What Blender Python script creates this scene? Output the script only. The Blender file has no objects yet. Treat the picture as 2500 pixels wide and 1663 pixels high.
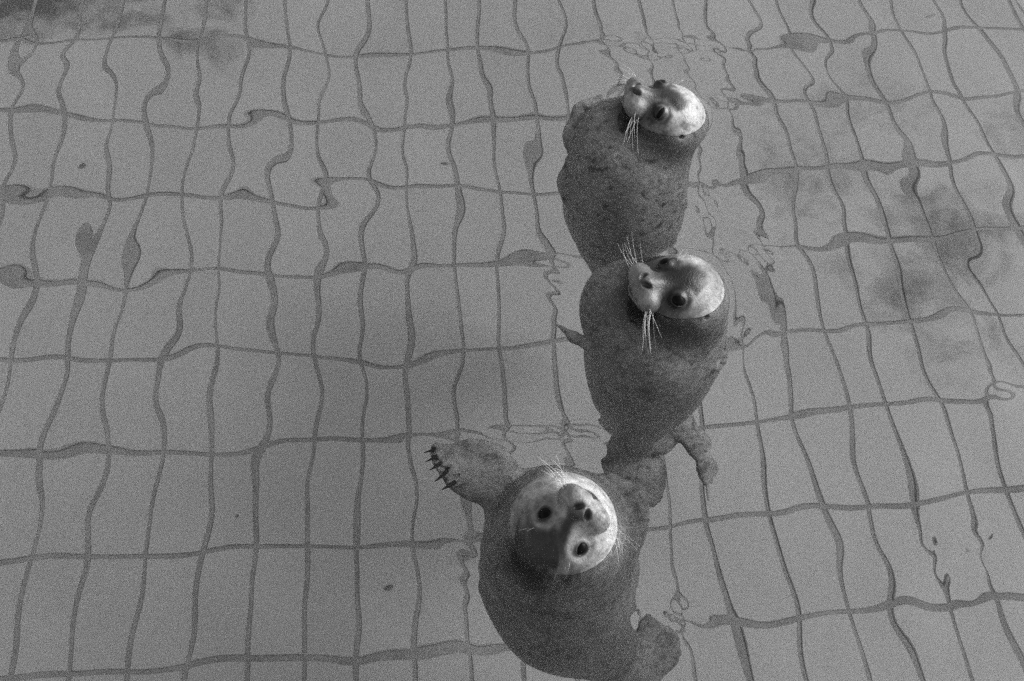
import bpy, math, random
import numpy as np
from mathutils import Vector, Matrix

rng = np.random.default_rng(7)
random.seed(7)
scene = bpy.context.scene

# ------------------------------------------------------------------ camera
CAM_H = 1.729                       # metres above the water
YAW, PITCH, ROLL = math.radians(-8.68), math.radians(58.96), math.radians(5.33)
FOCAL = 2113.5                      # in pixels of a 2500 x 1663 frame
PW, PH = 2500.0, 1663.0

def yawed(v):
    c, s = math.cos(YAW), math.sin(YAW)
    return np.array([c*v[0]-s*v[1], s*v[0]+c*v[1], v[2]])
_rt = np.array([1.0, 0, 0])
_up = np.array([0, math.sin(PITCH), math.cos(PITCH)])
_fw = np.array([0, math.cos(PITCH), -math.sin(PITCH)])
IMG_X = yawed(math.cos(ROLL)*_rt + math.sin(ROLL)*_up)     # right, up and towards the viewer
IMG_Y = yawed(-math.sin(ROLL)*_rt + math.cos(ROLL)*_up)
IMG_Z = -yawed(_fw)
CAM = np.array([0.0, 0.0, CAM_H])

cam_data = bpy.data.cameras.new('camera')
cam = bpy.data.objects.new('camera', cam_data)
scene.collection.objects.link(cam)
cam.matrix_world = Matrix(((IMG_X[0], IMG_Y[0], IMG_Z[0], CAM[0]),
                           (IMG_X[1], IMG_Y[1], IMG_Z[1], CAM[1]),
                           (IMG_X[2], IMG_Y[2], IMG_Z[2], CAM[2]), (0, 0, 0, 1)))
cam_data.sensor_width = 36.0
cam_data.lens = FOCAL/PW*36.0
cam_data.clip_start, cam_data.clip_end = 0.05, 500.0
scene.camera = cam

# ------------------------------------------------------------------ sky and sun (a black and white photograph: neutral light)
SUN_ELEV, SUN_AZ = math.radians(29), math.radians(80)      # azimuth clockwise from +Y
SUN_DIR = np.array([math.sin(SUN_AZ)*math.cos(SUN_ELEV), math.cos(SUN_AZ)*math.cos(SUN_ELEV), math.sin(SUN_ELEV)])
world = bpy.data.worlds.new('World'); scene.world = world; world.use_nodes = True
wn = world.node_tree.nodes; wl = world.node_tree.links; wn.clear()
sky = wn.new('ShaderNodeTexSky'); sky.sky_type = 'NISHITA'; sky.sun_disc = False
sky.sun_elevation = SUN_ELEV; sky.sun_rotation = SUN_AZ
sky.air_density = 1.0; sky.dust_density = 3.0
bw = wn.new('ShaderNodeRGBToBW'); bg = wn.new('ShaderNodeBackground'); wo = wn.new('ShaderNodeOutputWorld')
bg.inputs['Strength'].default_value = 0.095
wl.new(sky.outputs[0], bw.inputs[0]); wl.new(bw.outputs[0], bg.inputs['Color']); wl.new(bg.outputs[0], wo.inputs[0])

sun_data = bpy.data.lights.new('sun', 'SUN'); sun_data.energy = 1.2; sun_data.angle = math.radians(32)
sun = bpy.data.objects.new('sun', sun_data); scene.collection.objects.link(sun)
sun.rotation_euler = Vector(SUN_DIR).to_track_quat('Z', 'Y').to_euler()
sun.location = Vector(SUN_DIR)*20

vs = scene.view_settings
vs.view_transform = 'Standard'; vs.look = 'None'; vs.gamma = 1.0; vs.use_curve_mapping = False
vs.exposure = 1.56
cy = scene.cycles
cy.use_denoising = False
cy.use_adaptive_sampling = False
cy.max_bounces = 7; cy.diffuse_bounces = 2; cy.glossy_bounces = 4; cy.transmission_bounces = 8
cy.caustics_refractive = True; cy.caustics_reflective = True; cy.blur_glossy = 0.0
cy.sample_clamp_indirect = 1.0

# ------------------------------------------------------------------ helpers
def put(name, verts, faces, mat, parent=None, smooth=True):
    me = bpy.data.meshes.new(name)
    if isinstance(verts, np.ndarray):
        nv, nf = len(verts), len(faces)
        me.vertices.add(nv); me.vertices.foreach_set('co', verts.astype(np.float32).ravel())
        faces = np.asarray(faces, dtype=np.int32); k = faces.shape[1]
        me.loops.add(nf*k); me.loops.foreach_set('vertex_index', faces.ravel())
        me.polygons.add(nf); me.polygons.foreach_set('loop_start', np.arange(0, nf*k, k, dtype=np.int32))
        me.update(calc_edges=True); me.validate()
    else:
        me.from_pydata(verts, [], faces); me.update()
    if smooth:
        me.polygons.foreach_set('use_smooth', [True]*len(me.polygons))
    if mat: me.materials.append(mat)
    ob = bpy.data.objects.new(name, me); scene.collection.objects.link(ob)
    if parent: ob.parent = parent
    return ob

def tag(o, label=None, cat=None, group=None, kind=None):
    if label: o['label'] = label
    if cat: o['category'] = cat
    if group: o['group'] = group
    if kind: o['kind'] = kind
    return o

def new_mat(name):
    m = bpy.data.materials.new(name); m.use_nodes = True
    n, l = m.node_tree.nodes, m.node_tree.links
    return m, n, l, n['Principled BSDF']

def node(n, kind, **kw):
    o = n.new(kind)
    for k, v in kw.items():
        if k in o.inputs: o.inputs[k].default_value = v
        else: setattr(o, k, v)
    return o

def mathn(n, l, op, a, b=None, clamp=False):
    m = n.new('ShaderNodeMath'); m.operation = op; m.use_clamp = clamp
    for i, v in enumerate((a, b)):
        if v is None: continue
        if isinstance(v, (int, float)): m.inputs[i].default_value = v
        else: l.new(v, m.inputs[i])
    return m.outputs[0]

IOR = 1.333
def view_ray(px, py):
    d = IMG_X*((px-PW/2)/FOCAL) - IMG_Y*((py-PH/2)/FOCAL) - IMG_Z
    return d/np.linalg.norm(d)
def above(px, py, z=0.0):
    d = view_ray(px, py); return CAM + d*((z-CAM_H)/d[2])
def below(px, py, depth):
    d = view_ray(px, py); s = CAM + d*(-CAM_H/d[2])
    t = d[:2]/IOR; tz = math.sqrt(1-t@t)
    return np.array([s[0]+t[0]*depth/tz, s[1]+t[1]*depth/tz, -depth])

# ------------------------------------------------------------------ pool basin
DEPTH = 1.68
TW, TL = 0.18, 0.3658               # tile pitch
GX0, GY0 = -1.3898, 0.6008          # one joint crossing
JOINT = 0.0150
POOL = (-4.35, 5.27, -1.96, 6.46)   # x0, x1, y0, y1 of the basin

def grout_mat():
    m, n, l, b = new_mat('grout')
    tc = n.new('ShaderNodeNewGeometry')
    nz = node(n, 'ShaderNodeTexNoise', Scale=9.0, Detail=5.0); l.new(tc.outputs['Position'], nz.inputs['Vector'])
    r = n.new('ShaderNodeValToRGB'); r.color_ramp.elements[0].color = (.20, .20, .20, 1); r.color_ramp.elements[1].color = (.29, .29, .29, 1)
    r.color_ramp.elements[0].position = .3; r.color_ramp.elements[1].position = .7
    l.new(nz.outputs['Fac'], r.inputs[0]); l.new(r.outputs[0], b.inputs['Base Color'])
    b.inputs['Roughness'].default_value = .9
    return m

def tile_mat(per_object=True):
    m, n, l, b = new_mat('glazed_tile' if per_object else 'glazed_tile_far')
    geo = n.new('ShaderNodeNewGeometry'); pos = geo.outputs['Position']
    base = node(n, 'ShaderNodeTexNoise', Scale=2.2, Detail=6.0, Roughness=.65); l.new(pos, base.inputs['Vector'])
    fine = node(n, 'ShaderNodeTexNoise', Scale=330.0, Detail=2.0); l.new(pos, fine.inputs['Vector'])
    v = mathn(n, l, 'MULTIPLY_ADD', base.outputs['Fac'], .10); v.node.inputs[2].default_value = .355
    f = mathn(n, l, 'MULTIPLY_ADD', fine.outputs['Fac'], .10); f.node.inputs[2].default_value = -.05
    v = mathn(n, l, 'ADD', v, f)
    oi = n.new('ShaderNodeObjectInfo')
    rv = mathn(n, l, 'MULTIPLY_ADD', oi.outputs['Random'], .03); rv.node.inputs[2].default_value = -.015
    v = mathn(n, l, 'ADD', v, rv)
    # algae film and painted shade: patches at places of their own on the floor
    sep = n.new('ShaderNodeSeparateXYZ'); l.new(pos, sep.inputs[0])
    mask = None
    for (cx, cy_, rx, ry, k) in ALGAE_AND_SHADE:
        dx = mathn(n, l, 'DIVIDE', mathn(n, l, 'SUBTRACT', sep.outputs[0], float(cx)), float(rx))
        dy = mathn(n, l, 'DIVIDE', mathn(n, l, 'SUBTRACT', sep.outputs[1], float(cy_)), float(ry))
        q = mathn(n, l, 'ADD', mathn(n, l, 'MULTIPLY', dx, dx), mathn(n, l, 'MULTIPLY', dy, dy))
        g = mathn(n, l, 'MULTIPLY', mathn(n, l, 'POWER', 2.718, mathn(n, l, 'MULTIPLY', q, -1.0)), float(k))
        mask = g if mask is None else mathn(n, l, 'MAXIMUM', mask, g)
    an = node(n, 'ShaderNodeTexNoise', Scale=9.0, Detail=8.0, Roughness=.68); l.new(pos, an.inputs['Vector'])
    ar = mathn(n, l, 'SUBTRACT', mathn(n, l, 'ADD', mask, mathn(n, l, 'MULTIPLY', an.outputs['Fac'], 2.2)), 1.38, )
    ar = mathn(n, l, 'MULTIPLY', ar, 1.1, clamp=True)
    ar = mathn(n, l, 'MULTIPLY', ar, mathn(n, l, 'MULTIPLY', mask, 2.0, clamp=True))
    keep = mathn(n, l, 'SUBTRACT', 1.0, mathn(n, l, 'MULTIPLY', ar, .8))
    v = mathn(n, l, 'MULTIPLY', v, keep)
    # small specks of dirt
    vo = node(n, 'ShaderNodeTexVoronoi', Scale=5.5, Randomness=1.0); l.new(pos, vo.inputs['Vector'])
    wob = node(n, 'ShaderNodeTexNoise', Scale=60.0, Detail=3.0); l.new(pos, wob.inputs['Vector'])
    sz = n.new('ShaderNodeSeparateColor'); l.new(vo.outputs['Color'], sz.inputs[0])
    thr = mathn(n, l, 'MULTIPLY', mathn(n, l, 'SUBTRACT', sz.outputs[0], .62, clamp=True), .16)
    dd = mathn(n, l, 'ADD', vo.outputs['Distance'], mathn(n, l, 'MULTIPLY', mathn(n, l, 'SUBTRACT', wob.outputs['Fac'], .5), .09))
    sp = mathn(n, l, 'MULTIPLY', mathn(n, l, 'SUBTRACT', thr, dd), 60.0, clamp=True)
    v = mathn(n, l, 'MULTIPLY', v, mathn(n, l, 'SUBTRACT', 1.0, mathn(n, l, 'MULTIPLY', sp, .5)))
    cc = n.new('ShaderNodeCombineColor')
    for i in range(3): l.new(v, cc.inputs[i])
    l.new(cc.outputs[0], b.inputs['Base Color'])
    b.inputs['Roughness'].default_value = .45
    return m

# algae and painted shade patches (centre and reach on the floor, strength)
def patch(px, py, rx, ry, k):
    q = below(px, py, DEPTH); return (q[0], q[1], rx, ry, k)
ALGAE_AND_SHADE = [patch(2330, 570, .32, .24, 1.0), patch(2235, 700, .26, .22, .92), patch(2080, 640, .20, .08, .6),
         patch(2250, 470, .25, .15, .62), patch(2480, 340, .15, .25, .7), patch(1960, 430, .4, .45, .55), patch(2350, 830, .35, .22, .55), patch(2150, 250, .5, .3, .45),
         patch(70, 25, .30, .16, 1.3), patch(250, 70, .42, .12, .75), patch(470, 125, .2, .08, .85), patch(545, 20, .16, .18, .8),  # upper left: dark reflection and shadow painted onto the tiles, with algae
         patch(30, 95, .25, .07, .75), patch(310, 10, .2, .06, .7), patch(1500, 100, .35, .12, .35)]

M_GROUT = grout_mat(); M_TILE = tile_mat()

x0, x1, y0, y1 = POOL
floor = put('pool_floor', [(x0, y0, -DEPTH-.004), (x1, y0, -DEPTH-.004), (x1, y1, -DEPTH-.004), (x0, y1, -DEPTH-.004),
                           (x0, y0, -DEPTH-.2), (x1, y0, -DEPTH-.2), (x1, y1, -DEPTH-.2), (x0, y1, -DEPTH-.2)],
            [(0, 1, 2, 3), (7, 6, 5, 4), (0, 4, 5, 1), (1, 5, 6, 2), (2, 6, 7, 3), (3, 7, 4, 0)], M_GROUT, smooth=False)
tag(floor, kind='structure')

def tile_geometry(w, l_, ch=.0018, h=.003):
    a, b = w/2, l_/2
    v = []
    for (s, z) in ((0, -h-.003), (0, -ch), (ch, 0)):
        v += [(-a+s, -b+s, z), (a-s, -b+s, z), (a-s, b-s, z), (-a+s, b-s, z)]
    f = [(8, 9, 10, 11)]
    for k in (0, 4):
        for i in range(4):
            j = (i+1) % 4; f.append((k+i, k+j, k+4+j, k+4+i))
    return v, f

tv, tf = tile_geometry(TW-JOINT, TL-JOINT)
first = None
far_v, far_f = [], []
ci0, ci1 = math.floor((x0-GX0)/TW)+1, math.ceil((x1-GX0)/TW)-1
ri0, ri1 = math.floor((y0-GY0)/TL)+1, math.ceil((y1-GY0)/TL)-1
seen = []
for c in range(ci0, ci1):
    for r in range(ri0, ri1):
        cx, cy_ = GX0+(c+.5)*TW, GY0+(r+.5)*TL
        dx, dy = rng.normal(0, .0009, 2); rz = rng.normal(0, .004); tx, ty = rng.normal(0, .003, 2)
        loc = (cx+dx, cy_+dy, -DEPTH+rng.normal(0, .0006))
        rot = Matrix.Translation(loc) @ Matrix.Rotation(rz, 4, 'Z') @ Matrix.Rotation(tx, 4, 'X') @ Matrix.Rotation(ty, 4, 'Y')
        # tiles that lie within the field of view are pieces of their own
        yy = (cy_-.36)/3.05
        inview = -0.6 < r < 7.6 and (-1.45-yy*.55) < cx < (1.95+yy*.95)
        if inview and len(seen) < 290:
            if first is None:
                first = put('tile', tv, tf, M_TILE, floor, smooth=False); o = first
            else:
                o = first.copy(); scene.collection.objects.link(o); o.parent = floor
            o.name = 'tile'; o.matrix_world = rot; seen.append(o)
        else:
            k = len(far_v)
            far_v += [tuple(rot @ Vector(q)) for q in tv]
            far_f += [tuple(k+i for i in q) for q in tf]
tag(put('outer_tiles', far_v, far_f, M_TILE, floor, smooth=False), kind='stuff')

m, n, l, b = new_mat('basin_render')
nz = node(n, 'ShaderNodeTexNoise', Scale=3.0, Detail=6.0)
r = n.new('ShaderNodeValToRGB'); r.color_ramp.elements[0].color = (.26, .26, .26, 1); r.color_ramp.elements[1].color = (.4, .4, .4, 1)
l.new(nz.outputs['Fac'], r.inputs[0]); l.new(r.outputs[0], b.inputs['Base Color']); b.inputs['Roughness'].default_value = .7
M_WALL = m
def wall(name, ax, bx, ay, by):
    z0, z1 = -DEPTH-.2, .28
    v = [(ax, ay, z0), (bx, ay, z0), (bx, by, z0), (ax, by, z0), (ax, ay, z1), (bx, ay, z1), (bx, by, z1), (ax, by, z1)]
    tag(put(name, v, [(3, 2, 1, 0), (4, 5, 6, 7), (0, 1, 5, 4), (1, 2, 6, 5), (2, 3, 7, 6), (3, 0, 4, 7)], M_WALL, smooth=False), kind='structure')
wall('pool_wall_left', x0-.25, x0+.002, y0-.25, y1+.25)
wall('pool_wall_right', x1-.002, x1+.25, y0-.25, y1+.25)
wall('pool_wall_near', x0+.004, x1-.004, y0-.25, y0+.002)
wall('pool_wall_far', x0+.004, x1-.004, y1-.002, y1+.25)

# ------------------------------------------------------------------ water: a rippled sheet that refracts
# heights of the surface in tenths of a millimetre, every 5 cm (cubic B-spline coefficients)
RX0, RY0, RG = -1.45, 0.05, 0.05
RIPPLE = [
    -129,-129,-128,-129,-129,-130,-132,-134,-136,-139,-142,-144,-146,-146,-144,-141,-136,-130,-124,-118,-114,-111,-112,-113,-114,-112,-105,-94,-78,-58,-33,-4,28,62,96,127,153,173,185,192,192,188,180,168,152,132,111,92,78,69,65,64,64,66,70,75,81,86,91,95,99,101,103,103,103,102,101,99,
    -126,-125,-124,-124,-124,-124,-125,-126,-127,-129,-131,-133,-134,-133,-130,-125,-119,-113,-105,-97,-91,-88,-88,-90,-91,-90,-84,-73,-58,-39,-17,9,39,71,104,134,159,176,187,191,191,186,179,168,153,133,111,92,78,72,70,71,71,73,78,84,89,95,99,103,105,106,107,107,106,104,103,100,
    -123,-121,-120,-120,-119,-119,-118,-118,-119,-119,-120,-121,-121,-120,-116,-110,-103,-95,-86,-77,-68,-63,-64,-66,-69,-69,-62,-51,-37,-19,0,23,49,80,111,140,164,180,187,190,190,183,178,168,155,133,111,91,77,74,77,79,79,81,87,93,99,104,107,110,111,112,111,110,108,106,104,102,
    -120,-118,-117,-116,-115,-113,-112,-111,-110,-109,-108,-109,-109,-107,-101,-95,-87,-79,-69,-56,-44,-38,-39,-42,-46,-47,-38,-25,-12,4,18,37,59,88,118,146,168,181,182,185,187,177,175,167,159,132,112,92,75,76,86,91,87,90,96,103,109,113,116,117,117,116,115,113,110,108,105,102,
    -117,-116,-114,-112,-111,-109,-107,-104,-101,-98,-96,-95,-95,-94,-86,-79,-70,-62,-53,-38,-20,-13,-15,-18,-22,-23,-7,7,17,33,38,53,70,96,123,148,169,180,170,172,184,167,171,165,164,126,112,101,78,76,94,107,97,102,109,115,119,122,124,123,122,120,117,114,111,108,104,101,
    -115,-114,-112,-110,-108,-105,-102,-98,-94,-88,-83,-79,-79,-81,-68,-64,-52,-45,-38,-21,2,7,4,4,3,8,35,51,53,69,63,73,85,106,126,144,161,171,149,155,188,163,165,161,151,116,120,128,77,75,97,125,120,120,123,127,130,131,131,129,126,123,119,115,111,107,103,99,
    -114,-112,-110,-108,-105,-102,-98,-93,-87,-80,-72,-61,-54,-59,-51,-50,-38,-25,-16,-1,8,12,11,16,12,58,68,85,98,89,109,96,111,117,122,129,139,147,155,170,208,178,174,144,123,95,123,165,82,85,103,132,137,133,134,137,139,139,137,133,128,123,118,113,108,104,100,95,
    -113,-111,-109,-107,-104,-100,-95,-90,-84,-76,-67,-55,-43,-51,-51,-33,-31,-8,-3,-7,-16,-6,0,4,11,49,39,56,62,51,81,81,97,102,102,102,106,119,141,126,159,170,157,124,95,75,87,104,72,67,72,89,109,123,134,141,144,143,140,134,128,122,115,109,104,99,95,90,
    -112,-111,-109,-107,-103,-99,-94,-88,-81,-74,-69,-63,-52,-43,-38,-9,-13,-10,-15,-5,-8,-7,-5,-4,13,41,57,74,41,50,58,55,66,72,72,67,59,53,64,71,114,135,126,114,92,75,55,42,21,28,33,62,86,109,130,142,146,144,139,132,124,117,110,103,98,92,88,83,
    -112,-111,-109,-107,-103,-99,-93,-85,-77,-70,-63,-59,-46,-32,-17,6,-3,-9,-18,-4,-1,1,13,8,10,28,42,65,36,71,98,54,47,48,48,40,27,10,5,34,75,106,110,96,95,68,0,27,16,47,47,66,69,96,127,142,145,141,134,125,117,108,101,95,89,84,79,75,
    -113,-111,-110,-107,-104,-99,-92,-83,-73,-60,-47,-33,-19,-16,8,8,3,3,8,12,5,5,-4,4,7,32,59,83,93,117,120,54,39,39,39,32,20,4,-7,13,76,97,88,87,82,67,21,36,30,65,47,62,59,88,126,138,138,131,122,113,104,96,89,83,78,73,69,65,
    -113,-112,-111,-109,-105,-100,-93,-83,-70,-53,-32,-10,-9,-17,11,22,20,18,22,22,-8,-1,-4,7,18,63,71,85,92,102,107,56,45,46,46,40,32,26,20,0,69,77,81,85,54,52,21,19,26,61,37,27,40,73,114,123,121,113,104,95,87,80,74,69,65,61,58,55,
    -113,-113,-112,-110,-107,-102,-95,-85,-73,-57,-38,-17,-9,-26,6,38,29,30,33,24,-17,-4,10,26,34,65,85,108,75,82,80,61,63,66,63,53,41,26,4,-16,46,56,52,53,14,20,-7,12,18,43,27,3,-3,32,73,89,91,86,79,72,66,61,57,54,51,49,46,43,
    -113,-113,-112,-111,-109,-104,-98,-90,-79,-67,-52,-32,1,-4,30,34,22,25,14,6,-10,11,17,38,63,57,68,85,76,78,92,88,93,94,85,66,49,32,12,1,30,39,35,16,-6,-8,-12,7,8,21,18,4,-13,8,36,54,57,54,49,45,42,40,39,38,37,35,33,32,
    -112,-112,-113,-112,-110,-107,-102,-94,-84,-73,-60,-38,-3,18,67,48,37,31,7,-3,-6,46,51,46,46,28,24,49,68,79,107,104,116,115,101,69,53,44,29,20,27,28,11,-21,-24,-5,-1,-6,-14,-3,6,11,0,6,17,28,26,20,17,16,18,20,21,22,23,22,21,20,
    -110,-111,-112,-112,-111,-109,-104,-97,-85,-69,-46,-15,32,54,76,61,61,38,26,26,30,56,22,27,17,18,23,43,51,72,88,92,111,113,95,52,47,50,43,39,41,38,22,-13,-26,9,4,-13,-33,-22,-1,24,5,6,16,13,-4,-14,-15,-11,-5,1,5,8,10,10,10,9,
    -106,-108,-109,-110,-111,-110,-106,-100,-89,-71,-47,-20,13,24,43,40,51,47,34,59,46,38,3,13,-4,6,7,13,31,33,49,68,84,84,85,59,49,50,49,48,48,43,32,-8,-34,-27,-22,-31,-59,-52,-26,-18,-9,-10,22,-17,-44,-50,-44,-33,-22,-13,-7,-3,-1,0,0,-1,
    -100,-103,-105,-107,-109,-109,-108,-103,-96,-84,-70,-54,-39,-45,-16,10,24,64,38,82,58,64,67,43,3,3,-24,-7,8,20,66,62,76,82,83,65,53,50,50,49,44,29,2,-23,-32,-37,-46,-63,-86,-71,-48,-46,-20,-17,-12,-58,-74,-75,-60,-45,-32,-22,-15,-10,-8,-8,-8,-10,
    -93,-95,-98,-101,-104,-106,-107,-105,-101,-95,-90,-81,-67,-76,-44,-8,14,47,49,78,72,89,48,35,17,22,6,37,68,65,54,47,59,80,80,61,51,47,47,49,47,33,2,-28,-25,-26,-46,-66,-91,-67,-45,-40,-27,-25,-38,-77,-81,-71,-57,-43,-32,-23,-18,-14,-13,-14,-15,-17,
    -83,-85,-88,-91,-95,-99,-102,-102,-100,-92,-84,-62,-43,-65,-38,-10,38,63,65,64,65,75,12,23,34,60,87,111,112,84,48,39,70,81,80,63,46,40,42,49,56,63,63,32,-2,-2,-35,-59,-61,-45,-43,-35,-25,-19,-31,-88,-82,-45,-40,-33,-25,-20,-16,-15,-16,-18,-20,-23,
    -70,-72,-75,-78,-82,-86,-90,-94,-94,-84,-63,-60,-47,-48,-17,9,57,65,22,25,47,60,26,48,64,79,73,118,102,86,66,50,74,76,62,39,27,25,30,40,53,68,77,53,-2,6,-37,-50,-43,-59,-47,-36,-24,-14,-14,-70,-86,-62,-38,-24,-16,-13,-13,-14,-17,-21,-25,-29,
    -55,-56,-58,-60,-63,-67,-71,-76,-80,-76,-53,-62,-43,-44,-24,13,48,16,-19,18,49,73,58,67,47,72,67,97,101,89,73,64,77,80,61,23,11,9,14,22,33,41,41,20,-11,30,-21,-41,-40,-57,-39,-39,-23,-31,-54,-84,-90,-35,-16,-7,-4,-5,-9,-13,-18,-23,-29,-34,
    -39,-38,-38,-39,-40,-41,-43,-43,-44,-43,-19,-40,-6,-20,-28,-7,13,13,0,38,73,80,45,62,49,77,91,101,111,88,78,72,78,83,68,34,11,0,-3,0,4,6,3,-4,-1,27,-10,-23,-34,-42,-39,-42,-24,-37,-67,-76,-39,-11,2,8,6,1,-5,-12,-19,-26,-33,-40,
    -21,-19,-17,-16,-14,-12,-7,1,17,38,43,17,54,28,36,62,61,28,19,34,61,77,56,85,78,97,103,105,130,77,82,75,82,86,78,59,16,-8,-18,-20,-21,-25,-30,-30,-16,26,-3,-6,-31,-30,-26,-33,-28,-42,-67,-77,5,21,17,18,13,5,-4,-13,-22,-31,-39,-46,
    -2,1,5,8,12,16,24,38,62,97,88,67,95,71,117,112,80,20,-4,39,68,106,87,123,93,115,96,144,126,75,78,83,92,100,101,49,2,-20,-31,-35,-38,-40,-42,-34,-20,4,-40,-17,-27,-16,-7,-31,-29,-34,-45,-44,1,8,5,19,12,3,-7,-17,-27,-36,-45,-53,
    16,21,26,31,36,41,46,55,68,85,85,81,105,68,119,86,62,22,-12,42,85,108,91,114,55,80,77,122,101,77,73,69,63,50,71,31,-9,-29,-38,-43,-44,-43,-37,-28,-24,-14,-50,-36,-6,-17,-11,-25,-22,-24,-37,-37,-24,-16,-14,13,7,-2,-13,-24,-34,-44,-53,-62,
    32,40,47,53,58,62,63,59,51,52,66,67,114,55,90,76,46,21,15,65,104,102,71,82,69,100,111,112,96,85,89,59,32,-7,14,10,-14,-31,-40,-44,-45,-44,-39,-33,-24,1,-21,-56,-37,-58,-59,-62,-46,-48,-48,-43,-30,-30,-25,1,7,-6,-20,-32,-42,-52,-61,-70,
    47,56,65,73,80,84,84,74,53,44,68,63,99,39,36,36,23,23,45,79,96,107,95,97,121,155,130,102,108,111,100,42,10,-18,-13,-13,-20,-29,-36,-40,-42,-42,-40,-35,-19,10,-38,-74,-58,-57,-70,-101,-81,-87,-55,-55,-48,-49,-37,-8,-2,-19,-33,-43,-52,-61,-70,-79,
    59,70,81,91,101,108,113,112,95,82,93,97,100,32,10,7,8,27,75,114,129,146,157,171,180,201,138,84,112,109,106,50,10,-10,-2,-1,-10,-20,-27,-31,-34,-35,-36,-36,-29,-6,-16,-49,-66,-82,-88,-104,-92,-105,-49,-46,-60,-48,-30,-10,-20,-39,-47,-53,-60,-69,-78,-87,
    68,81,93,106,117,127,135,146,137,126,116,132,109,74,29,20,17,53,102,125,153,183,187,186,159,149,126,75,102,99,87,52,21,1,24,28,7,-8,-16,-20,-22,-23,-21,-15,0,21,14,-13,-42,-78,-76,-85,-62,-58,-10,-13,-50,-37,-28,-19,-32,-47,-52,-58,-65,-75,-84,-95,
    73,87,101,115,128,138,142,137,117,120,100,118,105,63,28,14,20,57,109,93,136,172,145,138,113,103,100,71,72,89,69,45,30,29,55,37,10,0,-4,-6,-8,-11,-12,-10,-5,6,5,-32,-46,-95,-86,-96,-59,-59,-15,-6,-32,-30,-26,-21,-31,-40,-48,-57,-68,-79,-90,-101,
    74,88,104,119,134,147,154,145,108,103,104,121,108,70,55,38,38,53,96,82,128,143,85,98,105,98,50,64,89,80,92,65,46,44,98,53,11,9,11,10,5,-1,-8,-16,-23,-18,-10,-47,-69,-107,-107,-124,-96,-88,-38,-22,-45,-36,-30,-43,-39,-35,-44,-56,-69,-82,-95,-107,
    70,85,101,117,132,145,152,146,129,122,113,114,108,89,78,62,55,51,85,101,133,122,61,88,116,128,63,66,94,95,108,85,71,55,89,56,23,31,33,27,17,6,-6,-19,-32,-36,-46,-61,-76,-116,-125,-138,-123,-117,-73,-62,-79,-54,-56,-68,-58,-51,-54,-60,-72,-86,-99,-112,
    61,76,92,108,124,138,147,147,146,143,129,111,86,81,96,87,74,69,105,133,138,114,69,96,119,148,112,102,115,139,122,105,106,75,81,41,34,58,54,42,25,8,-9,-28,-54,-73,-74,-74,-82,-122,-128,-143,-139,-125,-108,-94,-84,-57,-75,-83,-80,-70,-65,-63,-75,-89,-103,-116,
    49,64,79,95,112,127,138,146,154,157,144,124,90,90,121,106,109,95,133,157,133,119,86,105,123,150,130,124,132,155,147,112,111,83,91,57,51,59,59,47,24,1,-18,-38,-75,-102,-87,-91,-91,-112,-100,-123,-122,-108,-101,-102,-91,-70,-85,-92,-79,-65,-60,-57,-75,-91,-104,-116,
    34,48,63,79,96,114,133,145,144,142,133,123,98,102,143,113,130,106,118,124,100,96,74,99,103,131,134,124,114,115,125,90,92,80,67,39,34,45,55,48,15,-16,-40,-63,-97,-99,-86,-94,-95,-119,-119,-117,-106,-106,-98,-84,-79,-74,-76,-77,-52,-47,-39,-48,-75,-89,-101,-112,
    17,29,43,59,79,102,128,112,107,128,135,135,107,111,130,88,102,96,97,91,78,78,64,71,68,88,92,91,100,98,90,67,71,43,40,31,37,41,55,52,2,-40,-65,-87,-110,-111,-123,-135,-123,-134,-137,-117,-148,-123,-115,-80,-69,-80,-94,-84,-45,-34,-23,-32,-60,-77,-90,-101,
    -2,9,22,36,54,78,114,105,98,113,128,146,132,138,133,86,85,73,79,79,67,70,60,37,21,54,57,58,61,62,36,15,44,30,25,18,38,44,57,54,-10,-54,-77,-96,-115,-129,-143,-150,-124,-117,-114,-151,-188,-118,-108,-70,-60,-73,-93,-84,-49,-27,-14,-21,-43,-61,-73,-84,
    -20,-10,1,12,28,49,85,92,101,98,99,132,136,137,125,78,91,91,88,76,62,51,34,8,1,49,42,35,18,17,2,0,21,19,16,1,30,59,52,42,1,-42,-70,-91,-106,-122,-139,-149,-127,-121,-121,-156,-151,-102,-103,-62,-55,-67,-79,-76,-48,-23,-8,-12,-31,-44,-55,-64,
    -36,-27,-18,-8,3,20,72,50,66,96,72,95,106,105,98,76,87,99,98,70,52,28,10,5,12,59,54,41,19,3,-10,-6,20,34,35,4,25,41,30,35,9,-29,-61,-84,-96,-106,-127,-151,-134,-131,-131,-126,-102,-96,-105,-64,-61,-63,-68,-70,-43,-23,-10,-8,-19,-28,-35,-42,
    -50,-41,-31,-20,-4,20,67,28,32,38,29,48,62,67,66,60,67,77,77,53,35,7,11,17,34,54,46,39,25,-2,-19,-24,3,19,24,10,17,21,11,16,4,-30,-64,-91,-109,-119,-121,-139,-120,-105,-112,-100,-84,-88,-79,-61,-77,-81,-62,-57,-43,-37,-21,-6,-7,-11,-15,-19,
    -63,-53,-41,-27,-9,16,44,30,29,16,8,17,27,32,32,30,30,29,26,15,0,-14,3,33,40,34,16,5,-1,-28,-33,-38,-15,-5,13,29,28,9,-11,-19,-27,-47,-76,-107,-133,-143,-121,-114,-86,-96,-130,-124,-112,-83,-77,-76,-70,-99,-79,-56,-36,-38,-29,-10,-2,1,3,4,
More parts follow.
